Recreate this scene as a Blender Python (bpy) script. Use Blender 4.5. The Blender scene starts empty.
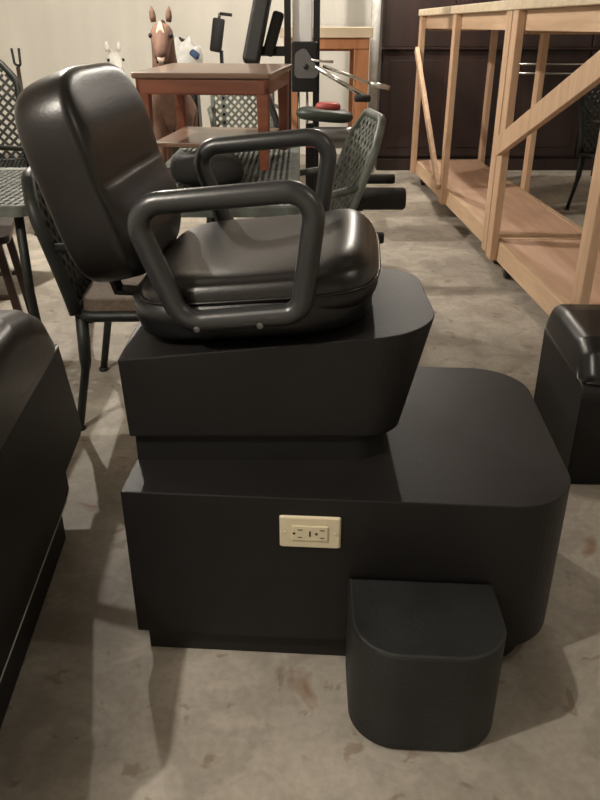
import bpy, bmesh, math, random
from mathutils import Vector, Matrix
random.seed(7)
PI = math.pi
C = bpy.context.scene.collection

# ------------------------------------------------------------------ materials
def new_mat(name):
    m = bpy.data.materials.new(name); m.use_nodes = True
    nt = m.node_tree; b = nt.nodes['Principled BSDF']
    return m, nt, b

def mat(name, col, rough=.5, metal=0., noise=0., nscale=8., bump=0., bscale=60., spec=.5, stretch=None, col2=None, coat=0.):
    m, nt, b = new_mat(name)
    b.inputs['Base Color'].default_value = (*col, 1)
    b.inputs['Roughness'].default_value = rough
    b.inputs['Metallic'].default_value = metal
    b.inputs['Specular IOR Level'].default_value = spec
    b.inputs['Coat Weight'].default_value = coat
    tc = nt.nodes.new('ShaderNodeTexCoord'); mp = nt.nodes.new('ShaderNodeMapping')
    nt.links.new(tc.outputs['Object'], mp.inputs[0])
    if stretch: mp.inputs['Scale'].default_value = stretch
    if noise > 0 or col2:
        n = nt.nodes.new('ShaderNodeTexNoise'); n.inputs['Scale'].default_value = nscale; n.inputs['Detail'].default_value = 5
        nt.links.new(mp.outputs[0], n.inputs['Vector'])
        r = nt.nodes.new('ShaderNodeValToRGB')
        c2 = col2 if col2 else tuple(min(1, c*(1+noise)) for c in col)
        c1 = col if col2 else tuple(c*(1-noise) for c in col)
        r.color_ramp.elements[0].position = .35; r.color_ramp.elements[1].position = .66
        r.color_ramp.elements[0].color = (*c1, 1); r.color_ramp.elements[1].color = (*c2, 1)
        nt.links.new(n.outputs[0], r.inputs[0]); nt.links.new(r.outputs[0], b.inputs['Base Color'])
    if bump > 0:
        n2 = nt.nodes.new('ShaderNodeTexNoise'); n2.inputs['Scale'].default_value = bscale; n2.inputs['Detail'].default_value = 4
        nt.links.new(mp.outputs[0], n2.inputs['Vector'])
        bp = nt.nodes.new('ShaderNodeBump'); bp.inputs['Strength'].default_value = bump; bp.inputs['Distance'].default_value = .004
        nt.links.new(n2.outputs[0], bp.inputs['Height']); nt.links.new(bp.outputs[0], b.inputs['Normal'])
    return m

def floor_mat():
    m, nt, b = new_mat('concrete_floor')
    tc = nt.nodes.new('ShaderNodeTexCoord')
    def noise(sc, det, dist=0.):
        n = nt.nodes.new('ShaderNodeTexNoise'); n.inputs['Scale'].default_value = sc
        n.inputs['Detail'].default_value = det; n.inputs['Distortion'].default_value = dist
        nt.links.new(tc.outputs['Object'], n.inputs['Vector']); return n
    def ramp(src, p0, c0, p1, c1):
        r = nt.nodes.new('ShaderNodeValToRGB'); e = r.color_ramp.elements
        e[0].position = p0; e[0].color = (*c0, 1); e[1].position = p1; e[1].color = (*c1, 1)
        nt.links.new(src.outputs[0], r.inputs[0]); return r
    def mul(a, c, f=1., mode='MULTIPLY'):
        x = nt.nodes.new('ShaderNodeMix'); x.data_type = 'RGBA'; x.blend_type = mode; x.inputs[0].default_value = f
        nt.links.new(a.outputs[2] if a.bl_idname == 'ShaderNodeMix' else a.outputs[0], x.inputs[6])
        nt.links.new(c.outputs[2] if c.bl_idname == 'ShaderNodeMix' else c.outputs[0], x.inputs[7]); return x
    big = ramp(noise(1.6, 8, .6), .42, (.37, .335, .288), .60, (.53, .485, .42))
    mid = ramp(noise(7.5, 7, 1.2), .42, (.82, .81, .80), .56, (1, 1, 1))
    fine = ramp(noise(60, 4), .40, (.90, .90, .89), .60, (1, 1, 1))
    spots = ramp(noise(16, 3, .5), .31, (.74, .68, .63), .36, (1, 1, 1))
    rust = ramp(noise(5.3, 3, 1.), .25, (.62, .45, .33), .31, (1, 1, 1))
    x = mul(mul(mul(mul(big, mid), fine), spots), rust)
    nt.links.new(x.outputs[2], b.inputs['Base Color'])
    b.inputs['Roughness'].default_value = .62
    b.inputs['Specular IOR Level'].default_value = .35
    bp = nt.nodes.new('ShaderNodeBump'); bp.inputs['Strength'].default_value = .12; bp.inputs['Distance'].default_value = .003
    nt.links.new(noise(35, 5).outputs[0], bp.inputs['Height']); nt.links.new(bp.outputs[0], b.inputs['Normal'])
    return m

def wall_mat():
    m, nt, b = new_mat('painted_concrete_wall')
    tc = nt.nodes.new('ShaderNodeTexCoord')
    n = nt.nodes.new('ShaderNodeTexNoise'); n.inputs['Scale'].default_value = 1.2; n.inputs['Detail'].default_value = 5
    mp = nt.nodes.new('ShaderNodeMapping'); mp.inputs['Scale'].default_value = (3, 1, .5)
    nt.links.new(tc.outputs['Object'], mp.inputs[0]); nt.links.new(mp.outputs[0], n.inputs['Vector'])
    r = nt.nodes.new('ShaderNodeValToRGB')
    r.color_ramp.elements[0].position = .3; r.color_ramp.elements[0].color = (.74, .715, .65, 1)
    r.color_ramp.elements[1].position = .7; r.color_ramp.elements[1].color = (.83, .805, .735, 1)
    nt.links.new(n.outputs[0], r.inputs[0]); nt.links.new(r.outputs[0], b.inputs['Base Color'])
    b.inputs['Roughness'].default_value = .8
    n2 = nt.nodes.new('ShaderNodeTexNoise'); n2.inputs['Scale'].default_value = 25
    nt.links.new(tc.outputs['Object'], n2.inputs['Vector'])
    bp = nt.nodes.new('ShaderNodeBump'); bp.inputs['Strength'].default_value = .2; bp.inputs['Distance'].default_value = .01
    nt.links.new(n2.outputs[0], bp.inputs['Height']); nt.links.new(bp.outputs[0], b.inputs['Normal'])
    return m

def wood_mat(name, c1, c2, rough=.5, axis='y', scale=5., coat=0.):
    m, nt, b = new_mat(name)
    tc = nt.nodes.new('ShaderNodeTexCoord'); mp = nt.nodes.new('ShaderNodeMapping')
    s = {'x': (.12, 1, 1), 'y': (1, .12, 1), 'z': (1, 1, .12)}[axis]
    mp.inputs['Scale'].default_value = tuple(v*scale for v in s)
    nt.links.new(tc.outputs['Object'], mp.inputs[0])
    n = nt.nodes.new('ShaderNodeTexNoise'); n.inputs['Scale'].default_value = 3; n.inputs['Detail'].default_value = 7; n.inputs['Distortion'].default_value = 1.5
    nt.links.new(mp.outputs[0], n.inputs['Vector'])
    r = nt.nodes.new('ShaderNodeValToRGB')
    r.color_ramp.elements[0].position = .3; r.color_ramp.elements[0].color = (*c1, 1)
    r.color_ramp.elements[1].position = .7; r.color_ramp.elements[1].color = (*c2, 1)
    nt.links.new(n.outputs[0], r.inputs[0]); nt.links.new(r.outputs[0], b.inputs['Base Color'])
    b.inputs['Roughness'].default_value = rough; b.inputs['Coat Weight'].default_value = coat
    bp = nt.nodes.new('ShaderNodeBump'); bp.inputs['Strength'].default_value = .1; bp.inputs['Distance'].default_value = .002
    nt.links.new(n.outputs[0], bp.inputs['Height']); nt.links.new(bp.outputs[0], b.inputs['Normal'])
    return m

M = {}
M['floor'] = floor_mat()
M['wall'] = wall_mat()
M['ceiling'] = mat('ceiling_paint', (.42, .39, .34), .9, noise=.08)
M['lam'] = mat('black_laminate', (.0085, .0080, .0082), .5, bump=.12, bscale=220, noise=.10, nscale=3, spec=.3)
M['lam_top'] = mat('worn_black_laminate', (.0105, .0095, .0098), .5, bump=.15, bscale=200, noise=.18, nscale=5, spec=.36)
M['rubber'] = mat('scuffed_black_covering', (.014, .0150, .0155), .55, bump=.3, bscale=120, noise=.35, nscale=9, spec=.5)
M['toe'] = mat('dark_toe_kick', (.008, .0075, .0075), .6, noise=.1)
M['leather'] = mat('black_vinyl', (.0105, .0090, .0083), .34, bump=.09, bscale=170, noise=.12, nscale=6, spec=.55)
M['leather_back'] = mat('black_vinyl_shell', (.010, .0098, .0105), .34, bump=.1, bscale=150, noise=.1)
M['armtube'] = mat('black_urethane', (.026, .027, .029), .34, bump=.05, bscale=150, noise=.1, spec=.75)
M['darkmetal'] = mat('black_steel', (.012, .012, .013), .4, metal=.3, noise=.1)
M['chrome'] = mat('chrome', (.62, .62, .60), .22, metal=1, noise=.05)
M['greymetal'] = mat('grey_steel', (.20, .20, .20), .38, metal=.8, noise=.1)
M['ivory'] = mat('ivory_plastic', (.78, .70, .50), .38, noise=.03)
M['slot'] = mat('slot_dark', (.03, .025, .02), .6, noise=.1)
M['strip'] = mat('pale_edge_strip', (.62, .60, .57), .35, noise=.05)
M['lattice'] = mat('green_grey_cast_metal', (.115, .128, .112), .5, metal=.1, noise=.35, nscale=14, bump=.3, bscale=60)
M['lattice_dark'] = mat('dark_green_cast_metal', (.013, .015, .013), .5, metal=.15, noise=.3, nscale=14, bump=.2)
M['brown_seat'] = mat('brown_woven_cushion', (.105, .078, .055), .8, noise=.2, nscale=80, bump=.5, bscale=200)
M['dark_wood_leg'] = wood_mat('dark_brown_wood', (.022, .012, .008), (.045, .022, .014), .4, 'z')
M['cherry'] = wood_mat('cherry_wood', (.17, .050, .026), (.29, .095, .048), .38, 'x', coat=.2)
M['cherry_top'] = wood_mat('cherry_table_top', (.17, .095, .060), (.26, .155, .105), .35, 'x', coat=.3)
M['pine'] = wood_mat('pine', (.50, .32, .20), (.66, .46, .31), .6, 'z', 4)
M['pine_h'] = wood_mat('pine_rail', (.54, .36, .23), (.70, .50, .34), .6, 'y', 4)
M['ply'] = wood_mat('plywood', (.58, .36, .25), (.72, .49, .36), .6, 'y', 3)
M['pale'] = wood_mat('pale_board', (.55, .45, .32), (.70, .59, .43), .6, 'x', 3)
M['bench'] = wood_mat('orange_pine', (.36, .15, .065), (.50, .23, .11), .5, 'z', 4)
M['cabinet'] = wood_mat('dark_cabinet_wood', (.016, .008, .007), (.036, .016, .013), .55, 'z', 2)
M['horse'] = mat('brown_plush', (.17, .095, .068), .8, noise=.25, nscale=12, bump=.4, bscale=80)
M['blaze'] = mat('cream_plush', (.55, .42, .33), .85, noise=.1)
M['mane'] = mat('dark_brown_mane', (.05, .025, .018), .9, noise=.2)
M['white'] = mat('white_ceramic', (.62, .61, .57), .4, noise=.06)
M['whitepaint'] = mat('white_painted_steel', (.70, .70, .69), .35, noise=.03)
M['cloth'] = mat('white_cloth', (.55, .55, .53), .85, noise=.12, nscale=15, bump=.5, bscale=20)
M['blue'] = mat('navy_cloth', (.03, .06, .13), .8, noise=.1)
M['foam'] = mat('black_foam', (.014, .013, .013), .75, bump=.3, bscale=150, noise=.1)
M['red'] = mat('red_vinyl', (.30, .045, .04), .5, noise=.1)
M['darkgreen'] = mat('dark_green_vinyl', (.018, .028, .020), .5, noise=.2)
M['lampglass'] = None
m, nt, b = new_mat('lamp_glow'); b.inputs['Emission Color'].default_value = (1, .86, .68, 1); b.inputs['Emission Strength'].default_value = 3.; M['lampglass'] = m

# ------------------------------------------------------------------ mesh helpers
def obj(name, bm, material, parent=None, smooth=False, at=None, weld=False):
    if weld: bmesh.ops.remove_doubles(bm, verts=bm.verts, dist=1e-5)
    bmesh.ops.recalc_face_normals(bm, faces=bm.faces)
    me = bpy.data.meshes.new(name); bm.to_mesh(me); bm.free()
    if material: me.materials.append(material)
    if smooth: me.polygons.foreach_set('use_smooth', [True]*len(me.polygons))
    o = bpy.data.objects.new(name, me); C.objects.link(o)
    if parent: o.parent = parent
    if at: o.location = at
    return o

def tag(o, label, cat=None, group=None, kind=None):
    if label: o['label'] = label
    if cat: o['category'] = cat
    if group: o['group'] = group
    if kind: o['kind'] = kind
    return o

def thing(name, label, cat, loc=(0, 0, 0), rot=(0, 0, 0), group=None):
    o = bpy.data.objects.new(name, None); C.objects.link(o)
    o.location = loc; o.rotation_euler = rot; o.empty_display_size = .1
    return tag(o, label, cat, group)

def copy_tree(o, parent=None):
    c = o.copy(); C.objects.link(c)
    if parent: c.parent = parent
    for ch in [x for x in list(C.objects) if x.parent == o]: copy_tree(ch, c)
    return c

def box(bm, x0, x1, y0, y1, z0, z1, bev=0., mtx=None):
    r = bmesh.ops.create_cube(bm, size=1)
    vs = r['verts']
    for v in vs:
        v.co = Vector(((x0+x1)/2 + v.co.x*(x1-x0), (y0+y1)/2 + v.co.y*(y1-y0), (z0+z1)/2 + v.co.z*(z1-z0)))
    if bev > 0:
        es = list({e for v in vs for e in v.link_edges})
        r2 = bmesh.ops.bevel(bm, geom=es, offset=bev, segments=2, affect='EDGES', profile=.5)
        vs = r2['verts']
    if mtx is not None:
        bmesh.ops.transform(bm, matrix=mtx, verts=list(set(vs)))
    return bm

def beam(bm, a, b, w, h, up=(0, 0, 1), bev=.002):
    """rectangular timber from a to b, w across, h along 'up'"""
    a, b = Vector(a), Vector(b); d = (b-a); L = d.length; d.normalize()
    s = d.cross(Vector(up)).normalized(); u = s.cross(d)
    m = Matrix((( *[s.x, d.x, u.x], a.x+(b.x-a.x)/2), (*[s.y, d.y, u.y], (a.y+b.y)/2), (*[s.z, d.z, u.z], (a.z+b.z)/2), (0, 0, 0, 1)))
    box(bm, -w/2, w/2, -L/2, L/2, -h/2, h/2, bev, m)
    return bm

def fillet(pts, r, seg=7, closed=False):
    pts = [Vector(p) for p in pts]; out = []; n = len(pts)
    for i, p in enumerate(pts):
        if not closed and i in (0, n-1): out.append(p); continue
        a, c = pts[i-1], pts[(i+1) % n]
        rr = r[i] if isinstance(r, (list, tuple)) else r
        d1, d2 = (a-p), (c-p); l1, l2 = d1.length, d2.length; d1.normalize(); d2.normalize()
        ang = d1.angle(d2)
        if rr <= 0 or ang > PI-.02: out.append(p); continue
        t = min(rr/math.tan(ang/2), l1*.49, l2*.49); R = t*math.tan(ang/2)
        cen = p + (d1+d2).normalized()*(R/math.sin(ang/2))
        v1 = (p+d1*t)-cen; v2 = (p+d2*t)-cen; ax = v1.cross(v2).normalized(); th = v1.angle(v2)
        for k in range(seg+1): out.append(cen + Matrix.Rotation(th*k/seg, 3, ax) @ v1)
    return out

def tube(bm, pts, r, n=12, closed=False, sy=1.):
    pts = [Vector(p) for p in pts]; N = len(pts); rings = []
    t0 = (pts[1]-pts[0]).normalized()
    if closed: t0 = (pts[1]-pts[-1]).normalized()
    ref = Vector((0, 0, 1)) if abs(t0.z) < .9 else Vector((0, 1, 0))
    u = t0.cross(ref).normalized(); prev = t0
    for i in range(N):
        if closed: t = (pts[(i+1) % N]-pts[i-1]).normalized()
        else: t = (pts[min(i+1, N-1)]-pts[max(i-1, 0)]).normalized()
        ax = prev.cross(t)
        if ax.length > 1e-7: u = Matrix.Rotation(prev.angle(t), 3, ax.normalized()) @ u
        u = (u - t*u.dot(t)).normalized(); w = t.cross(u); prev = t
        rr = r[i] if isinstance(r, (list, tuple)) else r
        rings.append([bm.verts.new(pts[i] + u*math.cos(2*PI*k/n)*rr + w*math.sin(2*PI*k/n)*rr*sy) for k in range(n)])
    for i in range(N if closed else N-1):
        a, b = rings[i], rings[(i+1) % N]
        for k in range(n): bm.faces.new((a[k], a[(k+1) % n], b[(k+1) % n], b[k]))
    if not closed:
        bm.faces.new(rings[0]); bm.faces.new(rings[-1][::-1])
    return bm

def lathe(bm, prof, n=24, mtx=None):
    rings = []
    for (r, z) in prof:
        rings.append([bm.verts.new(Vector((r*math.cos(2*PI*k/n), r*math.sin(2*PI*k/n), z))) for k in range(n)])
    for a, b in zip(rings, rings[1:]):
        for k in range(n): bm.faces.new((a[k], a[(k+1) % n], b[(k+1) % n], b[k]))
    bm.faces.new(rings[0][::-1]); bm.faces.new(rings[-1])
    if mtx is not None: bmesh.ops.transform(bm, matrix=mtx, verts=[v for r in rings for v in r])
    return bm

def loft(bm, rings):
    vr = [[bm.verts.new(Vector(p)) for p in r] for r in rings]
    n = len(vr[0])
    for a, b in zip(vr, vr[1:]):
        for k in range(n): bm.faces.new((a[k], a[(k+1) % n], b[(k+1) % n], b[k]))
    bm.faces.new(vr[0][::-1]); bm.faces.new(vr[-1])
    return bm

def outline(pts, rad, seg=8):
    return [(p.x, p.y) for p in fillet([(x, y, 0) for x, y in pts], rad, seg, True)]

def inset(pts, d):
    """shrink a convex outline by about d"""
    n = len(pts); out = []
    cx = sum(p[0] for p in pts)/n; cy = sum(p[1] for p in pts)/n
    for i in range(n):
        ax, ay = pts[i-1]; bx, by = pts[(i+1) % n]
        tx, ty = bx-ax, by-ay; L = math.hypot(tx, ty) or 1
        nx, ny = -ty/L, tx/L
        if nx*(cx-pts[i][0]) + ny*(cy-pts[i][1]) < 0: nx, ny = -nx, -ny
        out.append((pts[i][0]+nx*d, pts[i][1]+ny*d))
    return out

def prism(bm, lo, hi, zlo, zhi, b=.003):
    """loft between a lower and an upper outline; zlo / zhi are functions of x"""
    f = lambda z: z if callable(z) else (lambda x: z)
    zl, zh = f(zlo), f(zhi)
    R = [[(x, y, zl(x)) for x, y in inset(lo, b)], [(x, y, zl(x)+b) for x, y in lo],
         [(x, y, zh(x)-b) for x, y in hi], [(x, y, zh(x)-b*.3) for x, y in inset(hi, b*.3)], [(x, y, zh(x)) for x, y in inset(hi, b)]]
    return loft(bm, R)

def puff(bm, a, b, n, tf, tb, ef=5, eb=7, rings=16, ang=112, disp=None, mtx=None):
    """upholstered pad: superellipse outline a x b (exponent n) in local XY, front bulge tf (+Z), back tb (-Z)"""
    N = 2*rings
    g = [math.sin(PI/2*(2*k/N-1)*.93)/math.sin(PI/2*.93) for k in range(N+1)]
    def build(side):
        G = {}
        for i, u in enumerate(g):
            for j, v in enumerate(g):
                s = max(abs(u), abs(v)); t = math.atan2(v, u); c, sn = math.cos(t), math.sin(t)
                m = (abs(c)**n+abs(sn)**n)**(-1/n)
                x, y = a*s*c*m, b*s*sn*m
                z = tf*(1-s**ef)**.5 if side > 0 else -tb*(1-s**eb)**(1/2.2)
                if disp: z += disp(x, y, side, s)
                w = Vector((x, y, z)); G[i, j] = bm.verts.new(mtx @ w if mtx is not None else w)
        for i in range(N):
            for j in range(N): bm.faces.new((G[i, j], G[i+1, j], G[i+1, j+1], G[i, j+1]))
    build(1); build(-1)
    bmesh.ops.remove_doubles(bm, verts=bm.verts, dist=2e-5)
    return bm

def clip_seg(x0, y0, x1, y1, ax, ay, bx, by):
    """Liang-Barsky clip of segment a-b to a rectangle"""
    dx, dy = bx-ax, by-ay; t0, t1 = 0., 1.
    for p, q in ((-dx, ax-x0), (dx, x1-ax), (-dy, ay-y0), (dy, y1-ay)):
        if abs(p) < 1e-9:
            if q < 0: return None
        else:
            r = q/p
            if p < 0: t0 = max(t0, r)
            else: t1 = min(t1, r)
    if t0 >= t1-1e-3: return None
    return (ax+t0*dx, ay+t0*dy, ax+t1*dx, ay+t1*dy)

def lattice(bm, w, h, step, bar, th, f, slope=1., nseg=4):
    """diagonal lattice of flat bars covering w x h centred on 0,0; f maps (u, v, offset) to 3D"""
    for sg in (1, -1):
        c = -(w+h*slope)
        while c < (w+h*slope):
            s = clip_seg(-w/2, -h/2, w/2, h/2, c-h*slope, -h*sg, c+h*slope, h*sg)
            if s:
                ax, ay, bx, by = s; L = math.hypot(bx-ax, by-ay)
                if L > .02:
                    px, py = -(by-ay)/L*bar/2, (bx-ax)/L*bar/2
                    rows = []
                    for k in range(nseg+1):
                        t = k/nseg; x, y = ax+(bx-ax)*t, ay+(by-ay)*t
                        rows.append([bm.verts.new(f(x+px, y+py, -th/2)), bm.verts.new(f(x-px, y-py, -th/2)),
                                     bm.verts.new(f(x-px, y-py, th/2)), bm.verts.new(f(x+px, y+py, th/2))])
                    for p, q in zip(rows, rows[1:]):
                        for k in range(4): bm.faces.new((p[k], p[(k+1) % 4], q[(k+1) % 4], q[k]))
                    bm.faces.new(rows[0][::-1]); bm.faces.new(rows[-1])
            c += step
    return bm

# ------------------------------------------------------------------ the room
def struct(name, bm, m):
    return tag(obj(name, bm, m), None, kind='structure')
X0, X1, Y0, Y1, ZC = -4.2, 4.6, -2.6, 8.0, 2.45
struct('floor', box(bmesh.new(), X0, X1, Y0, Y1, -.1, 0), M['floor'])
struct('ceiling', box(bmesh.new(), X0, X1, Y0, Y1, ZC, ZC+.1), M['ceiling'])
bm = bmesh.new()
box(bm, X0, X1, Y1, Y1+.15, 0, 1.186); box(bm, X0, X1, Y1, Y1+.15, 1.196, ZC); box(bm, X0, X1, Y1+.006, Y1+.14, 1.18, 1.2)
struct('wall_back', bm, M['wall'])
struct('wall_left', box(bmesh.new(), X0-.15, X0, Y0, Y1+.15, 0, ZC), M['wall'])
struct('wall_right', box(bmesh.new(), X1, X1+.15, Y0, Y1+.15, 0, ZC), M['wall'])
struct('wall_front', box(bmesh.new(), X0, X1, Y0-.15, Y0, 0, ZC), M['wall'])

# ------------------------------------------------------------------ main stand
YW = math.radians(-3.8)
plat = thing('platform', 'large black laminate platform carrying the chair, with an ivory wall outlet on its front', 'platform', (-.338, 1.171, 0), (0, 0, YW))
W, D = .858, .618
bx = obj('body', prism(bmesh.new(), outline([(0, 0), (W, 0), (W, D), (0, D)], [.004, .125, .13, .004], 14),
      outline([(0, 0), (W, 0), (W, D), (0, D)], [.004, .125, .13, .004], 14), .06, .405, .0025), M['lam_top'], plat)
obj('toe_kick', prism(bmesh.new(), outline([(.017, .017), (W-.045, .017), (W-.045, D-.03), (.017, D-.03)], [.004, .11, .11, .004], 12),
      outline([(.017, .017), (W-.045, .017), (W-.045, D-.03), (.017, D-.03)], [.004, .11, .11, .004], 12), 0., .0605, .0005), M['toe'], plat)
# outlet: horizontal plate .114 x .07 on the front face
def outlet(parent, cx, cz):
    pl = obj('outlet_plate', prism(bmesh.new(), outline([(-.058, -.036), (.058, -.036), (.058, .036), (-.058, .036)], .004, 4),
            outline([(-.0555, -.0335), (.0555, -.0335), (.0555, .0335), (-.0555, .0335)], .004, 4), 0., .006, .0012), M['ivory'], parent)
    pl.location = (cx, 0, cz); pl.rotation_euler = (PI/2, 0, 0)
    tag(pl, 'ivory outlet plate')
    rc = obj('receptacle', box(bmesh.new(), -.034, .034, -.0168, .0168, .0055, .0085, .0015), M['ivory'], pl)
    for (x, y) in ((-.048, 0), (.048, 0)): obj('screw', lathe(bmesh.new(), [(.0032, .0055), (.0032, .0072), (.0012, .0076)], 12, Matrix.Translation((x, y, 0))), M['ivory'], pl)
    bm = bmesh.new()
    for cx2 in (-.022, .020):
        box(bm, cx2-.004+.003, cx2+.004+.004, .0075, .0095, .0082, .0089)
        box(bm, cx2-.004+.003, cx2+.004+.003, -.0095, -.0078, .0082, .0089)
        lathe(bm, [(.0028, .0082), (.0028, .0089)], 12, Matrix.Translation((cx2-.008, 0, 0)))
    box(bm, -.0015, .0015, -.006, .006, .0084, .0092)
    obj('slots', bm, M['slot'], pl)
outlet(plat, .358, .332)

# upper wedge base
UY = math.radians(0.0)
ub = thing('chair_base', 'black laminate wedge box on top of the platform, holding up the armchair', 'chair base', (-.341, 1.275, .405), (0, 0, 0))
TW, TD = .606, .435
zt = lambda x: .224 + .0905*x
zb = lambda x: .060
lo = outline([(.006, .0), (TW-.062, .0), (TW-.062, TD), (.006, TD)], [.003, .075, .11, .003], 14)
hi = outline([(0, 0), (TW, 0), (TW, TD), (0, TD)], [.003, .12, .12, .003], 14)
obj('body', prism(bmesh.new(), lo, hi, zb, zt, .0025), M['lam_top'], ub)
tk = outline([(.014, .012), (TW-.088, .012), (TW-.088, TD-.03), (.014, TD-.03)], [.003, .07, .09, .003], 12)
obj('toe_kick', prism(bmesh.new(), tk, tk, 0., .0605, .0005), M['toe'], ub)

# step
st = outline([(.094, 1.136), (.092, .935), (.366, .920), (.370, 1.118)], [.004, .088, .088, .004], 14)
cx, cy = .23, 1.03
stool = obj('step_box', prism(bmesh.new(), [(x-cx, y-cy) for x, y in st], [(x-cx, y-cy) for x, y in st], 0., .232, .006), M['rubber'], at=(cx, cy, 0))
tag(stool, 'small black rounded step box on the concrete floor in front of the platform', 'step')

# ------------------------------------------------------------------ the armchair
CH = thing('salon_armchair', 'black vinyl salon armchair with looped arms, reclined on the wedge base', 'armchair', (-.127, 1.55, .6505), (0, math.radians(-5.3), math.radians(-4.5)))
# rotation order XYZ applies Y then Z
# arms
def arm_loop(y, topz):
    pts = [(-.120, y, topz), (.206, y, topz+.003), (.158, y, .064), (-.058, y, .060)]
    return tube(bmesh.new(), fillet(pts, [.042, .045, .036, .05], 8, True), .0200, 16, True, 1.)
for s, tz in ((-1, .275), (1, .289)):
    a = obj('arm', arm_loop(s*.284, tz), M['armtube'], CH, True)
    for bxp in (-.03, .085):
        bm = bmesh.new(); lathe(bm, [(.006, 0), (.006, .004), (.002, .005)], 12, Matrix.Translation((bxp, s*.300, .052)) @ Matrix.Rotation(s*-PI/2, 4, 'X'))
        obj('bolt', bm, M['greymetal'], a)
# seat cushion
def seat_disp(x, y, side, s):
    z = 0
    if side > 0:
        z += .018*math.exp(-((x-.19)/.06)**2)*(1-s**6)       # front roll
        z -= .016*math.exp(-((x+.02)/.12)**2 - (y/.14)**2)
        z -= .004*math.exp(-((s-.93)/.012)**2)
    return z
bm = puff(bmesh.new(), .235, .262, 4.6, .052, .045, ef=11, eb=16, rings=40, disp=seat_disp, mtx=Matrix.Translation((.066, 0, .082)))
seat = obj('seat', bm, M['leather'], CH, True)
bm = bmesh.new()
def sup(a, b, n, k, N=112):
    t = 2*PI*k/N; c, s = math.cos(t), math.sin(t)
    return (a*math.copysign(abs(c)**(2/n), c), b*math.copysign(abs(s)**(2/n), s))
tube(bm, [(.066+sup(.236, .263, 4.6, k)[0], sup(.236, .263, 4.6, k)[1], .086) for k in range(112)], .003, 6, True)
obj('piping', bm, M['leather'], seat, True)
# seat shell under the cushion
bm = bmesh.new()
R = []
for (f, z) in ((.80, .004), (.92, .007), (.975, .018), (1.0, .045), (1.0, .082)):
    R.append([(.050+sup(.240*f, .262*f, 4.2, k, 72)[0], sup(.245*f, .262*f, 4.2, k, 72)[1], z) for k in range(72)])
loft(bm, R); obj('seat_shell', bm, M['leather_back'], CH, True)
obj('base_plate', box(bmesh.new(), -.12, .22, -.18, .18, -.0015, .02, .003), M['darkmetal'], CH)
# backrest, local frame: width Y, height along tilted Z, front +X
lean = math.radians(-11)
BM = Matrix.Translation((-.205, 0, .299)) @ Matrix.Rotation(lean, 4, 'Y')
Q = BM @ Matrix(((0, 0, 1, 0), (1, 0, 0, 0), (0, 1, 0, 0), (0, 0, 0, 1)))     # puff x -> Y, y -> Z, z -> X
def back_disp(x, y, side, s):
    z = 0
    f = (1-s**8)
    if side > 0:
        z -= .005*math.exp(-((y+.004)/.0045)**2)*f         # seam
        z += .012*math.exp(-((y-.085)/.07)**2)*f
        z += .024*math.exp(-((y+.105)/.07)**2)*f
    z += .06*(x*x)                                     # wraps round the sitter
    return z
bk = obj('backrest', puff(bmesh.new(), .226, .198, 4.2, .018, .100, ef=24, eb=26, rings=46, disp=back_disp, mtx=Q), M['leather'], CH, True)
for y in (-.09, .09):
    bm = bmesh.new()
    beam(bm, (-.15, y, .06), (-.235, y, .07), .04, .01, bev=.002)
    beam(bm, (-.235, y, .066), (-.275, y, .25), .04, .01, up=(1, 0, 0), bev=.002)
    obj('back_bracket', bm, M['darkmetal'], CH)

# ------------------------------------------------------------------ flanking low chairs
def yz_prism(bm, prof, x0, x1, rad=0., b=.004, seg=6):
    """outline in (y,z) extruded along x"""
    o = outline(prof, rad, seg)
    i = inset(o, b)
    s = 1 if x1 > x0 else -1
    return loft(bm, [[(x0, y, z) for y, z in i], [(x0+s*b, y, z) for y, z in o], [(x1-s*b, y, z) for y, z in o], [(x1, y, z) for y, z in i]])
# left: its laminate side faces right
lc = thing('waiting_seat', 'black leather topped laminate seat cut off by the left edge of the photo', 'seat', (-.584, 1.5, 0), (0, 0, math.radians(4)))
obj('body', yz_prism(bmesh.new(), [(-.95, .168), (.30, .168), (.338, .178), (.225, .478), (-.95, .540)], -.004, -.62, [.01, .01, .012, .01, .01], .003), M['lam'], lc)
obj('toe_kick', box(bmesh.new(), -.59, -.017, -.93, .065, 0., .097, .003), M['toe'], lc)
obj('plinth', yz_prism(bmesh.new(), [(-.95, .096), (.115, .096), (.138, .104), (.135, .1685), (-.95, .1685)], -.010, -.60, 0.001, .002), M['lam'], lc)
obj('toe_edge_highlight', box(bmesh.new(), -.012, -.0085, -.90, .10, .093, .0965, .0008), M['strip'], lc)  # pale strip stands in for the highlight along the toe top edge
obj('edge_strip', beam(bmesh.new(), (.0, -.115, .4985), (.0, .205, .4795), .006, .0045, bev=.0005), M['strip'], lc)
bm = bmesh.new()
R = []
prof = [(-.80, .56), (-.78, .64), (-.5, .665), (-.06, .652), (.075, .622), (.165, .575), (.215, .515), (.222, .49)]
top = fillet([(0, y, z) for y, z in prof], .03, 4)
pts = [(p.y, p.z) for p in top]
def roll(bm, pts, zlow, x0, x1, rnd):
    """cushion: the (y,z) top profile swept along x, its sides rounded over"""
    base = [(pts[-1][0], zlow), (pts[0][0], zlow)]
    o = [*pts, *base]; cy = sum(p[0] for p in o)/len(o)
    rings = []
    s = 1 if x1 > x0 else -1
    for k in range(9):
        a = PI/2*k/8; d = rnd*(1-math.sin(a)); xx = x0+s*rnd*(1-math.cos(a))
        rings.append([(xx, y - math.copysign(min(d, abs(y-cy)*.5), y-cy), max(zlow, z-d)) for y, z in o])
    rr = [[(x1-(r[0][0]-x0), p[1], p[2]) for p in r] for r in rings][::-1]
    return loft(bm, rings+rr)
obj('cushion', roll(bmesh.new(), pts, .478, .003, -.60, .05), M['leather'], lc, True)

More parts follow.
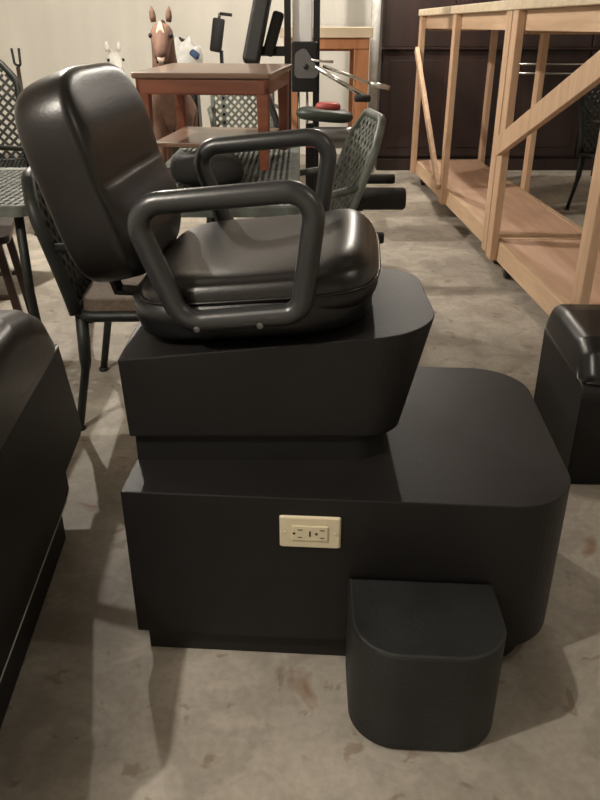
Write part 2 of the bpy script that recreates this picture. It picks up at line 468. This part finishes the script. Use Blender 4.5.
# right: leather topped seat, front faces the camera
rc = thing('waiting_seat', 'black leather topped laminate seat cut off by the right edge beside the platform', 'seat', (.768, 1.815, 0), (0, 0, math.radians(-2)))
obj('body', yz_prism(bmesh.new(), [(0, .0), (.42, .0), (.42, .335), (.0, .315)], 0, .235, [.006, .006, .02, .05], .004), M['lam'], rc)
obj('edge_strip', beam(bmesh.new(), (-.001, .10, .318), (-.001, .395, .3305), .006, .0045, bev=.0005), M['strip'], rc)
prof = [(.012, .29), (.010, .34), (.05, .395), (.11, .418), (.31, .423), (.41, .408), (.435, .365), (.434, .325)]
pts = [(p.y, p.z) for p in fillet([(0, y, z) for y, z in prof], .03, 4)]
obj('cushion', roll(bmesh.new(), pts, .3155, -.004, .245, .045), M['leather_back'], rc, True)

# ------------------------------------------------------------------ patio chairs of cast lattice
def patio_chair(label, loc, rz, dark=True, cushion=True, group=None, back_h=.86, recline=.10):
    t = thing('patio_chair', label, 'chair', loc, (0, 0, rz), group)
    m = M['lattice_dark'] if dark else M['lattice']
    sw, sd, sz = .52, .46, .41
    # seat
    so = outline([(-.22, -.24), (.24, -.26), (.24, .26), (-.22, .24)], .07, 6)
    bm = bmesh.new(); tube(bm, [(x, y, sz-.018) for x, y in so], .017, 10, True)
    obj('seat_frame', bm, m, t, True)
    if cushion:
        obj('seat', prism(bmesh.new(), inset(so, .008), inset(so, .016), sz-.014, sz+.032, .010), M['brown_seat'], t)
    else:
        bm = lattice(bmesh.new(), .46, .48, .05, .012, .008, lambda u, v, o: Vector((u+.01, v, sz-.012+o)))
        obj('seat', bm, m, t)
    for (x, y, dx) in ((.21, -.235, .03), (.21, .235, .03), (-.205, -.215, -.05), (-.205, .215, -.05)):
        s = 1 if y > 0 else -1
        p = fillet([(x, y, sz-.02), (x+dx*.1, y+s*.012, sz*.55), (x+dx, y+s*.02, 0.006)], .2, 6)
        bm = bmesh.new(); n = len(p)
        tube(bm, p, [.020-.007*i/(n-1) for i in range(n)], 10)
        lathe(bm, [(.017, 0), (.020, .006), (.014, .014)], 12, Matrix.Translation((p[-1].x, p[-1].y, 0)))
        obj('leg', bm, m, t, True)
    # back: curved frame with a rounded head and the lattice inside it
    hb = back_h-sz; bw = .46
    def F(u, v, o):                 # u across (-bw/2..), v 0..hb up
        return Vector((-.225 - recline*(max(v,0)/hb)**1.1 + .25*u*u*.6 + o, u, sz-.01+v))
    bo = [(-bw/2, 0), (-bw/2-.005, hb*.80), (-bw*.30, hb), (bw*.30, hb), (bw/2+.005, hb*.80), (bw/2, 0)]
    fo = [(p.x, p.y) for p in fillet([(a, b, 0) for a, b in bo], .08, 6)]
    dense = []
    for (a, b), (c, d) in zip(fo, fo[1:]):
        k = max(1, int(math.hypot(c-a, d-b)/.05))
        for i in range(k): dense.append((a+(c-a)*i/k, b+(d-b)*i/k))
    dense.append(fo[-1])
    bm = bmesh.new(); tube(bm, [F(a, b, 0) for a, b in dense], .021 if dark else .0165, 10)
    obj('back_frame', bm, m, t, True)
    bm = bmesh.new()
    lattice(bm, bw, hb*.86, .058, .017, .010, lambda u, v, o: F(u, v+hb*.43, o))
    lattice(bm, bw*.68, hb*.13, .058, .017, .010, lambda u, v, o: F(u, v+hb*.925, o), nseg=2)
    obj('back_lattice', bm, m, t)
    for s in (-1, 1):
        p = fillet([tuple(F(s*bw/2, hb*.52, 0)), (-.12, s*.275, sz+.205), (.16, s*.285, sz+.205), (.20, s*.28, sz+.18), (.17, s*.262, sz)], .05, 6)
        bm = bmesh.new(); tube(bm, p, .0135, 10); obj('arm', bm, m, t, True)
    return t

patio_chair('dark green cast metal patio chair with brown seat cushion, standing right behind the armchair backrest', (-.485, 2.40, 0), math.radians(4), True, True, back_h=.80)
patio_chair('grey green lattice patio chair whose tall back shows right of the far looped arm', (-.10, 3.03, 0), math.radians(187), False, False, back_h=.885, recline=.17)
patio_chair('grey green lattice patio chair behind the cherry end table legs', (-.40, 5.98, 0), math.radians(-80), False, False, back_h=.86)
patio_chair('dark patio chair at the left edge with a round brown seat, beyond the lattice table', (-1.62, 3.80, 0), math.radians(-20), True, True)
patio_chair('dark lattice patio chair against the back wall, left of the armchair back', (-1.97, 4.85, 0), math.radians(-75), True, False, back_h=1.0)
patio_chair('dark lattice patio chair glimpsed through the nearest pine cart', (2.25, 5.3, 0), math.radians(-60), True, False, back_h=.98)

# ------------------------------------------------------------------ lattice topped patio tables
def lattice_table(label, x0, x1, y0, y1, z, m, step=.045):
    t = thing('patio_table', label, 'table', ((x0+x1)/2, (y0+y1)/2, 0))
    w, d = x1-x0, y1-y0
    bm = lattice(bmesh.new(), w-.03, d-.03, step, .016, .008, lambda u, v, o: Vector((u, v, z-.010+o)), nseg=1)
    obj('lattice_top', bm, m, t)
    o = outline([(-w/2, -d/2), (w/2, -d/2), (w/2, d/2), (-w/2, d/2)], .05, 6)
    i = inset(o, .035)
    bm = bmesh.new()
    vo = [[bm.verts.new((x, y, zz)) for x, y in ol] for ol, zz in ((o, z-.035), (o, z-.006), (inset(o, .006), z), (i, z-.004), (i, z-.02), (i, z-.035))]
    n = len(o)
    for a, b in zip(vo, vo[1:]+vo[:1]):
        for k in range(n): bm.faces.new((a[k], a[(k+1) % n], b[(k+1) % n], b[k]))
    obj('rim', bm, m, t)
    for sx in (-1, 1):
        for sy in (-1, 1):
            bm = bmesh.new(); p = [(sx*(w/2-.07), sy*(d/2-.09), z-.03), (sx*(w/2-.075), sy*(d/2-.09), z*.5), (sx*(w/2-.05), sy*(d/2-.07), .005)]
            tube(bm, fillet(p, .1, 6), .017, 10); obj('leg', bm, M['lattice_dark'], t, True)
    return t
lattice_table('long grey green lattice patio table under the cherry end table', -.56, .0, 2.36, 4.15, .68, M['lattice'])
lattice_table('grey green lattice patio table, its corner poking in at the left edge', -1.95, -.885, 2.45, 3.20, .66, M['lattice'], .05)

# ------------------------------------------------------------------ cherry end table, tilted a touch, on the lattice table
et = thing('end_table', 'reddish cherry wood end table with a lower shelf, standing on the lattice table', 'end table', (-.334, 3.29, .6845), (math.radians(1.0), 0, math.radians(-8)))
w, d, h = .535, .55, .350
# top z = .66 + h
obj('table_top', prism(bmesh.new(), outline([(-w/2, -d/2), (w/2, -d/2), (w/2, d/2), (-w/2, d/2)], .012, 4), outline([(-w/2, -d/2), (w/2, -d/2), (w/2, d/2), (-w/2, d/2)], .012, 4), h-.022, h, .005), M['cherry_top'], et)
bm = bmesh.new()
for s in (-1, 1):
    box(bm, -w/2+.012, w/2-.012, s*(d/2-.022)-.01, s*(d/2-.022)+.01, h-.078, h-.022, .006)
    box(bm, s*(w/2-.022)-.01, s*(w/2-.022)+.01, -d/2+.012, d/2-.012, h-.078, h-.022, .006)
obj('apron', bm, M['cherry'], et)
for sx in (-1, 1):
    for sy in (-1, 1):
        a = (sx*(w/2-.036), sy*(d/2-.036)); 
        lo = outline([(a[0]-.017, a[1]-.017), (a[0]+.017, a[1]-.017), (a[0]+.017, a[1]+.017), (a[0]-.017, a[1]+.017)], .004, 2)
        hi = outline([(a[0]-.024, a[1]-.024), (a[0]+.024, a[1]-.024), (a[0]+.024, a[1]+.024), (a[0]-.024, a[1]+.024)], .004, 2)
        obj('leg', prism(bmesh.new(), lo, hi, 0., h-.0225, .002), M['cherry'], et)
obj('shelf', box(bmesh.new(), -w/2+.05, w/2-.05, -d/2+.05, d/2-.05, .075, .093, .004), M['cherry_top'], et)

# soft dark bag lying under it
bm = puff(bmesh.new(), .13, .08, 2.6, .06, .045, rings=14, ang=48, disp=lambda x, y, side, s: .010*math.sin(x*40)*math.cos(y*33), mtx=Matrix.Translation((0, 0, .045)))
bag = obj('cloth_bag', bm, M['foam'], None, True, at=(-.33, 2.74, .6825)); tag(bag, 'crumpled black bag lying on the lattice table in front of the cherry end table', 'bag')

# ------------------------------------------------------------------ horses
def skinned(name, pts, edges, rad, m, parent=None, sub=2, at=None, rot=None, label=None, cat=None):
    me = bpy.data.meshes.new(name); me.from_pydata([Vector(p) for p in pts], edges, []); me.update()
    me.materials.append(m)
    o = bpy.data.objects.new(name, me); C.objects.link(o)
    if parent: o.parent = parent
    sk = o.modifiers.new('skin', 'SKIN'); sk.use_smooth_shade = True
    for i, r in enumerate(rad):
        r = r if isinstance(r, tuple) else (r, r)
        me.skin_vertices[0].data[i].radius = r
    me.skin_vertices[0].data[0].use_root = True
    su = o.modifiers.new('sub', 'SUBSURF'); su.levels = sub; su.render_levels = sub
    if at: o.location = at
    if rot: o.rotation_euler = rot
    return o
def horse(label, loc, rz, H, body, mane, blaze=None):
    """local: faces -y, height H at the ears"""
    t = thing('toy_horse', label, 'toy horse', loc, (0, 0, rz))
    k = H/1.28
    P = [(0, .28, .68), (0, .02, .67), (0, -.10, .72), (0, -.17, .86), (0, -.22, 1.0), (0, -.25, 1.12), (0, -.30, 1.08), (0, -.36, 1.005), (0, -.385, .955),
         (.10, -.08, .60), (.095, -.10, .36), (.085, -.09, .12), (.085, -.11, .0),
         (-.10, -.08, .60), (-.095, -.10, .36), (-.085, -.09, .12), (-.085, -.11, .0),
         (.10, .30, .60), (.10, .33, .36), (.095, .38, .33), (.09, .36, .10), (.09, .34, .0),
         (-.10, .30, .60), (-.10, .33, .36), (-.095, .38, .33), (-.09, .36, .10), (-.09, .34, .0),
         (0, .42, .72), (0, .50, .55), (0, .50, .38)]
    E = [(0, 1), (1, 2), (2, 3), (3, 4), (4, 5), (5, 6), (6, 7), (7, 8), (2, 9), (9, 10), (10, 11), (11, 12), (2, 13), (13, 14), (14, 15), (15, 16),
         (0, 17), (17, 18), (18, 19), (19, 20), (20, 21), (0, 22), (22, 23), (23, 24), (24, 25), (25, 26), (0, 27), (27, 28), (28, 29)]
    Rr = [(.16, .15), (.15, .15), (.14, .14), (.105, .12), (.085, .10), (.085, .085), (.078, .085), (.056, .06), (.048, .045),
          .075, .048, .036, .045, .075, .048, .036, .045, .09, .055, .045, .034, .045, .09, .055, .045, .034, .045, .03, .045, .02]
    S = lambda p: tuple(c*k for c in p)
    skinned('body', [S(p) for p in P], E, [tuple(c*k for c in r) if isinstance(r, tuple) else r*k for r in Rr], body, t)
    for s in (-1, 1):
        bm = bmesh.new(); lathe(bm, [(.003*k, .085*k), (.018*k, .055*k), (.022*k, .03*k), (.018*k, 0)][::-1], 12, Matrix.Translation(S((s*.050, -.245, 1.165))) @ Matrix.Rotation(s*.10, 4, 'Y') @ Matrix.Diagonal((1, .55, 1, 1)))
        obj('ear', bm, body, t, True)
        bm = bmesh.new(); bmesh.ops.create_uvsphere(bm, u_segments=14, v_segments=8, radius=.014*k)
        obj('eye', bm, M['toe'], t, True, at=S((s*.068, -.325, 1.095)))
        bm = bmesh.new(); bmesh.ops.create_uvsphere(bm, u_segments=10, v_segments=6, radius=.009*k)
        obj('nostril', bm, M['toe'], t, True, at=S((s*.024, -.428, .96)))
    if blaze:
        bm = bmesh.new(); R = []
        for (y, z, ww) in ((-.345, 1.160, .012), (-.378, 1.12, .026), (-.405, 1.07, .022), (-.420, 1.02, .020), (-.432, .985, .026), (-.440, .955, .022)):
            R.append([S((ww*math.cos(a), y + .030 + .008*math.sin(a) - .0*z, z + .012*math.sin(a))) for a in [2*PI*i/12 for i in range(12)]])
        loft(bm, R); obj('blaze', bm, blaze, t, True)
    bm = bmesh.new()
    for i in range(9):
        u = i/8; y = -.165+.20*u*.8 ; z = 1.13-.30*u
        bmesh.ops.create_uvsphere(bm, u_segments=10, v_segments=6, radius=1, matrix=Matrix.Translation(S((.012*math.sin(i*2.1), y+.01, z))) @ Matrix.Diagonal((.028*k, .05*k, .05*k, 1)))
    obj('mane', bm, mane, t, True)
    return t
horse('brown toy horse with a pale blaze and pricked ears, looking over the cherry end table', (-.86, 5.32, 0), math.radians(4), 1.35, M['horse'], M['mane'], M['blaze']).scale = (.86, 1, .98)
horse('white toy horse head showing just above the armchair backrest', (-1.58, 6.75, 0), math.radians(25), 1.10, M['white'], M['white'])

# ------------------------------------------------------------------ home gym
g = thing('home_gym', 'multi station home gym with white weight tower, chrome press arms and black pads', 'exercise machine', (0, 5.0, 0))
def P(bm, name, m, parent=g, smooth=False): return obj(name, bm, m, parent, smooth)
P(box(bmesh.new(), -.045, .075, .02, .10, 1.09, 2.05, .006), 'weight_tower', M['whitepaint'])
for x in (-.075, .10): P(box(bmesh.new(), x-.02, x+.02, .0, .05, .04, 2.05, .004), 'upright', M['darkmetal'])
for x in (-.01, .045): P(lathe(bmesh.new(), [(.009, .05), (.009, 1.092)], 10, Matrix.Translation((x, .06, 0))), 'guide_rod', M['chrome'], smooth=True)
P(beam(bmesh.new(), (0, -1.30, .03), (0, .5, .03), .06, .06), 'base_rail', M['darkmetal'])
bm = bmesh.new(); beam(bm, (-.30, .40, .03), (.45, .40, .03), .06, .06); beam(bm, (-.3, .0, .03), (.3, .0, .03), .06, .058); P(bm, 'base_crossbar', M['darkmetal'])
P(box(bmesh.new(), -.052, .105, -.06, .02, .82, 1.10, .01), 'pulley_housing', M['darkmetal'])
bm = bmesh.new()   # teardrop cam plate
pts = fillet([(-.035, 0, .90), (.10, 0, .90), (.115, 0, .945), (.03, 0, 1.07), (-.03, 0, 1.04)], .03, 5, True)
loft(bm, [[(p.x, -.085, p.z) for p in pts], [(p.x, -.065, p.z) for p in pts]]); cam = P(bm, 'cam_plate', M['greymetal'])
bm = bmesh.new(); lathe(bm, [(.016, 0), (.016, .02), (.008, .025)], 14, Matrix.Translation((.035, -.085, .965)) @ Matrix.Rotation(PI/2, 4, 'X')); obj('hub', bm, M['toe'], cam)
bm = bmesh.new(); tube(bm, [(.09, -.11, .965), (.395, -.14, .80)], .014, 10); P(bm, 'press_arm', M['chrome'], smooth=True)
bm = bmesh.new(); tube(bm, [(.14, -.02, .965), (.48, .03, .85)], .010, 10); P(bm, 'press_arm', M['chrome'], smooth=True)
bm = bmesh.new(); tube(bm, [(.335, -.17, .795), (.42, -.14, .79)], .022, 12); P(bm, 'grip', M['foam'], smooth=True)
bm = bmesh.new(); tube(bm, [(.44, .02, .862), (.56, .03, .838)], .015, 12); P(bm, 'grip', M['chrome'], smooth=True)
bm = bmesh.new(); tube(bm, [(.07, -.09, 1.00), (.20, -.06, .99)], .008, 8); P(bm, 'cable_link', M['chrome'], smooth=True)
# leaning back pads
def pad(name, a, b, w, th, m, up=(1, 0, 0)):
    return P(beam(bmesh.new(), a, b, w, th, up, .018), name, m)
pad('back_pad', (-.30, -.05, .98), (-.155, .08, 1.62), .13, .10, M['foam'])
pad('head_pad', (-.20, .02, 1.02), (-.125, .06, 1.26), .05, .07, M['foam'])
P(beam(bmesh.new(), (-.27, .10, 1.045), (-.07, .05, 1.045), .05, .055), 'pad_bracket', M['darkmetal'])
bm = bmesh.new(); tube(bm, [(-.27, .05, .98), (-.1, .05, .50), (-.02, .02, .3)], .02, 10); P(bm, 'pad_support', M['darkmetal'], smooth=True)
# seat
bm = puff(bmesh.new(), .17, .12, 3, .035, .035, rings=12, ang=48, mtx=Matrix.Translation((.145, -.30, .715)) @ Matrix.Rotation(.08, 4, 'Y')); P(bm, 'seat_pad', M['darkgreen'], smooth=True)
bm = puff(bmesh.new(), .075, .06, 2.6, .028, .02, rings=10, ang=40, mtx=Matrix.Translation((.165, -.30, .757))); P(bm, 'seat_badge', M['red'], smooth=True)
P(beam(bmesh.new(), (.06, -.30, .03), (.06, -.30, .665), .05, .05, (0, 1, 0)), 'seat_post', M['darkmetal'])
bm = bmesh.new(); lathe(bm, [(.05, 0), (.06, .015), (.06, .26), (.05, .275)], 20, Matrix.Translation((.07, -.42, .60)) @ Matrix.Rotation(PI/2, 4, 'Y')); P(bm, 'thigh_roller', M['greymetal'], smooth=True)
P(beam(bmesh.new(), (.06, -.40, .56), (.06, -.02, .56), .04, .04), 'seat_rail', M['red'])
# leg rollers at the near end
P(beam(bmesh.new(), (.235, -1.20, .03), (.235, -1.20, .50), .045, .045, (0, 1, 0)), 'roller_post', M['darkmetal'])
P(beam(bmesh.new(), (-.1, -1.20, .028), (.36, -1.20, .028), .045, .05), 'roller_foot', M['darkmetal'])
bm = bmesh.new(); lathe(bm, [(.046, 0), (.054, .01), (.054, .31), (.046, .32)], 20, Matrix.Translation((.20, -1.255, .42)) @ Matrix.Rotation(PI/2, 4, 'Y')); P(bm, 'roller', M['foam'], smooth=True)
bm = bmesh.new(); lathe(bm, [(.02, 0), (.024, .01), (.024, .19), (.02, .2)], 16, Matrix.Translation((.27, -1.20, .505)) @ Matrix.Rotation(PI/2, 4, 'Y')); P(bm, 'roller', M['foam'], smooth=True)
bm = bmesh.new(); lathe(bm, [(.026, 0), (.03, .01), (.03, .17), (.026, .18)], 16, Matrix.Translation((.25, -1.20, .21)) @ Matrix.Rotation(PI/2, 4, 'Y')); P(bm, 'roller', M['foam'], smooth=True)

# free standing black boxing style cylinder pad with a side handle
t = thing('padded_post', 'black padded cylinder on a thin post with a side handle, behind the cherry end table', 'exercise stand', (-.655, 6.85, 0))
bm = bmesh.new(); tube(bm, [(0, 0, .02), (0, 0, 1.0)], .016, 12); obj('post', bm, M['darkmetal'], t, True)
bm = bmesh.new(); lathe(bm, [(.13, 0), (.14, .012), (.05, .03), (.02, .05)], 24); obj('foot', bm, M['darkmetal'], t, True)
bm = bmesh.new(); lathe(bm, [(.042, 0), (.050, .012), (.050, .24), (.042, .252)], 24, Matrix.Translation((-.05, 0, .99)) @ Matrix.Rotation(.17, 4, 'Y')); obj('pad', bm, M['foam'], t, True)
bm = bmesh.new(); tube(bm, [(-.008, 0, 1.235), (.0, 0, 1.275)], .012, 10); obj('stem', bm, M['greymetal'], t, True)
bm = bmesh.new(); tube(bm, [(.0, 0, 1.272), (.10, 0, 1.262)], .013, 10); obj('handle', bm, M['foam'], t, True)

# white bundle beside the horse
bm = bmesh.new()
t = thing('laundry_bundle', 'crumpled white cloth bundle with a blue edge beside the brown horse', 'cloth', (-.93, 6.4, 0))
bm = puff(bmesh.new(), .16, .13, 2.4, .20, .14, rings=14, ang=60, disp=lambda x, y, side, s: .025*math.sin(x*38+1)*math.cos(y*30)+.015*math.sin(x*70), mtx=Matrix.Translation((0, 0, .885)) @ Matrix.Rotation(.25, 4, 'Y'))
obj('cloth', bm, M['cloth'], t, True)
bm = puff(bmesh.new(), .04, .03, 2.4, .03, .02, rings=8, ang=36, mtx=Matrix.Translation((.12, -.10, .985)) @ Matrix.Rotation(.6, 4, 'Y')); obj('blue_edge', bm, M['blue'], t, True)
bm = bmesh.new(); tube(bm, [(-.13, .0, 1.03), (-.10, .0, 1.085), (-.05, .0, 1.06), (.0, .0, 1.09), (.06, .0, 1.06)], .018, 8); obj('dark_cord', bm, M['foam'], t, True)
obj('stand', prism(bmesh.new(), outline([(-.14, -.12), (.14, -.12), (.14, .12), (-.14, .12)], .02, 4), outline([(-.12, -.10), (.12, -.10), (.12, .10), (-.12, .10)], .02, 4), 0., .77, .005), M['darkmetal'], t)

# ------------------------------------------------------------------ workbench at the back wall
wb = thing('workbench', 'orange pine workbench with a pale top against the back wall, behind the gym', 'workbench', (.30, 6.1, 0))
obj('bench_top', box(bmesh.new(), -.45, .235, -.02, .62, 1.105, 1.175, .004), M['pale'], wb)
for sx in (-.36, .16):
    for sy in (.04, .56):
        obj('leg', box(bmesh.new(), sx-.055, sx+.055, sy-.03, sy+.03, 0, 1.105, .003), M['bench'], wb)
bm = bmesh.new(); box(bm, -.42, .21, -.0, .035, 1.03, 1.104, .003); obj('apron', bm, M['bench'], wb)
bm = bmesh.new(); box(bm, -.42, .21, .57, .605, 1.0, 1.104, .003); obj('apron', bm, M['bench'], wb)
obj('wall_sheet', box(bmesh.new(), 0, .01, 0, .01, 0, .01), M['whitepaint'], wb) if False else None
t = obj('grey_pipe', lathe(bmesh.new(), [(.040, 0), (.040, ZC)], 18), M['cloth'], None, True, at=(.63, 6.95, 0)); tag(t, 'slim pale painted pole from floor to ceiling between the workbench and the dark cabinet', 'pole')
t.name = 'support_pole'

# ------------------------------------------------------------------ dark cabinet wall unit
cb = thing('wall_cabinet', 'very large dark brown cabinet filling the right back corner behind the pine carts', 'cabinet', (.70, 7.05, 0), (0, 0, 0))
obj('carcass', box(bmesh.new(), 0, 3.6, .03, .9, .0, 2.3, .01), M['cabinet'], cb)
obj('plinth', box(bmesh.new(), .0, 3.6, -.01, .03, 0, .10, .004), M['cabinet'], cb)
for k in range(6):
    x = .02 + k*.595
    dr = obj('door', box(bmesh.new(), x, x+.585, .002, .03, .12, 1.0, .006), M['cabinet'], cb)
    bm = bmesh.new(); box(bm, x+.06, x+.525, -.004, .003, .2, .92, .004); obj('panel', bm, M['cabinet'], dr)
    dr = obj('door', box(bmesh.new(), x, x+.585, .002, .03, 1.02, 2.28, .006), M['cabinet'], cb)
bm = bmesh.new(); box(bm, 0, 3.6, -.03, .0295, 1.002, 1.018, .002); obj('rail', bm, M['cabinet'], cb)

# ------------------------------------------------------------------ pine carts
def cart(label, origin, rz, length, braces, top_over=0.):
    """local: x across 0..w, y along 0..length, z up"""
    w = .525; zb0, zb1 = .09, .19; ztop = 1.25
    t = thing('rolling_cart', label, 'cart', origin, (0, 0, rz), None)
    obj('deck', box(bmesh.new(), .036, w-.036, .04, length-.04, zb1-.02, zb1-.002, .002), M['ply'], t)
    for x in (0.018, w-.018):
        obj('bottom_rail', box(bmesh.new(), x-.018, x+.018, 0, length, zb0, zb1, .003), M['pine_h'], t)
    for y in (.019, length-.019):
        obj('end_rail', box(bmesh.new(), .0365, w-.0365, y-.018, y+.018, zb0, zb1, .003), M['pine_h'], t)
        obj('top_end_rail', box(bmesh.new(), .0365, w-.0365, y-.018, y+.018, ztop-.10, ztop, .003), M['pine_h'], t)
    n = 3 if length > 2 else 2
    for i in range(n):
        y = .045 + (length-.09)*i/(n-1)
        for x, s in ((-.0185, 1), (w+.0185, -1)):
            obj('post', box(bmesh.new(), x-.018, x+.018, y-.044, y+.044, zb0+.004, ztop-.0, .003), M['pine'], t)
    for x in (.0185, w-.0185):
        obj('top_rail', box(bmesh.new(), x-.018, x+.018, .0, length, ztop-.085, ztop, .003), M['pine_h'], t)
    obj('top_board', box(bmesh.new(), -.045, w+.045, -.02+top_over, length+.01, ztop+.0005, ztop+.045, .004), M['pale'], t)
    for (a, b, wd) in braces:
        obj('brace', beam(bmesh.new(), a, b, .03, wd, up=(0, 0, 1), bev=.003), M['pine'], t)
    for x in (.06, w-.06):
        for y in (.10, length-.10):
            c = thing('caster', None, None); c.parent = t; c.location = (x, y, 0); c.name = 'caster'
            bm = bmesh.new(); box(bm, -.032, .032, -.032, .032, .084, .0898, .001); box(bm, -.024, -.020, -.02, .02, .03, .085); box(bm, .020, .024, -.02, .02, .03, .085)
            obj('bracket', bm, M['greymetal'], c)
            bm = bmesh.new(); lathe(bm, [(.030, -.014), (.036, -.010), (.036, .010), (.030, .014)], 20, Matrix.Translation((0, 0, .036)) @ Matrix.Rotation(PI/2, 4, 'Y'))
            obj('wheel', bm, M['toe'], c, True)
    return t
ya = math.radians(1.85)
cart('long pine rolling cart standing beyond, nearer the dark cabinet', (1.035, 3.95, 0), ya, 2.48,
     [((-.053, 2.42, 1.02), (-.053, 1.24, .20), .05)])
cart('pine rolling cart nearest the camera, its wide diagonal brace rising to the right', (1.062, 2.60, 0), ya, 1.28,
     [((-.053, 1.20, .66), (-.053, -.02, 1.12), .09)])

# metal bars lying behind the carts
t = thing('clothes_rack', 'thin chrome bar rack seen through the pine carts before the dark cabinet', 'rack', (1.95, 6.75, 0))
for z in (.90, .83):
    bm = bmesh.new(); tube(bm, [(-.28, 0, z), (.62, 0, z)], .009, 8); obj('bar', bm, M['chrome'], t, True)
for x in (-.28, .62):
    bm = bmesh.new(); tube(bm, [(x, 0, 0), (x, 0, .92)], .012, 8); obj('leg', bm, M['darkmetal'], t, True)

t = thing('garden_fork', 'dark two pronged fork standing upright, its tips showing above the left of the armchair back', 'fork', (-2.18, 6.3, 0))
bm = bmesh.new(); tube(bm, [(0, 0, 0), (0, 0, .90)], .016, 10); obj('shaft', bm, M['dark_wood_leg'], t, True)
bm = bmesh.new(); tube(bm, fillet([(-.028, 0, 1.03), (-.022, 0, .92), (.022, 0, .90), (.028, 0, 1.03)], .02, 5), .010, 8); obj('prongs', bm, M['darkmetal'], t, True)

# dark folding chair at the left edge
fc = thing('folding_chair', 'dark reddish brown wooden chair at the left edge in front of the lattice table corner', 'chair', (-1.38, 3.02, 0), (0, 0, math.radians(15)))
obj('seat', prism(bmesh.new(), outline([(-.2, -.2), (.2, -.2), (.2, .2), (-.2, .2)], .04, 5), outline([(-.2, -.2), (.2, -.2), (.2, .2), (-.2, .2)], .04, 5), .42, .45, .005), M['dark_wood_leg'], fc)
for sx in (-1, 1):
    for sy in (-1, 1):
        obj('leg', beam(bmesh.new(), (sx*.15, sy*.17, .42), (sx*.2, sy*.18, .008), .032, .032, (0, 1, 0), .003), M['dark_wood_leg'], fc)
for sy in (-1, 1): obj('stretcher', beam(bmesh.new(), (-.17, sy*.175, .2), (.17, sy*.175, .2), .02, .02), M['dark_wood_leg'], fc)

# ------------------------------------------------------------------ lamps on the ceiling
def bulb(label, x, y, power, rad=.022, col=(1, .925, .82)):
    t = thing('ceiling_lamp', label, 'ceiling lamp', (x, y, ZC), (0, 0, 0), 'bare bulb ceiling lamps')
    bm = bmesh.new(); lathe(bm, [(.06, 0), (.06, -.02), (.03, -.05)], 20); obj('lamp_holder', bm, M['whitepaint'], t, True)
    bm = bmesh.new(); bmesh.ops.create_uvsphere(bm, u_segments=16, v_segments=10, radius=.03); obj('bulb', bm, M['lampglass'], t, True, at=(0, 0, -.075))
    L = bpy.data.lights.new('bulb_light', 'POINT'); L.energy = power; L.color = col; L.shadow_soft_size = rad
    o = bpy.data.objects.new('bulb_light', L); C.objects.link(o); o.location = (x, y, ZC-.17)
LB = 'unseen bare bulb lamp in a white holder on the ceiling'
bulb(LB, -1.35, .30, 115)
bulb(LB, -1.40, 4.5, 175)
bulb(LB, .7, 6.2, 85)  # lamp added to light the back wall and the carts
bulb(LB, 1.6, .9, 14)  # faint fill lamp added on the near right

w = bpy.data.worlds.new('room_air'); bpy.context.scene.world = w; w.use_nodes = True
w.node_tree.nodes['Background'].inputs[0].default_value = (1, .92, .82, 1); w.node_tree.nodes['Background'].inputs[1].default_value = .05

# ------------------------------------------------------------------ camera
cam = bpy.data.cameras.new('camera'); co = bpy.data.objects.new('camera', cam); C.objects.link(co)
cam.sensor_fit = 'VERTICAL'; cam.sensor_height = 24; cam.lens = 24*745/800
co.location = (0, 0, 1.187); co.rotation_euler = (math.radians(90-26.7), 0, 0)
cam.clip_start = .05
bpy.context.scene.camera = co
vs = bpy.context.scene.view_settings
vs.view_transform = 'Standard'; vs.look = 'None'; vs.gamma = 1; vs.use_curve_mapping = False; vs.exposure = 0.
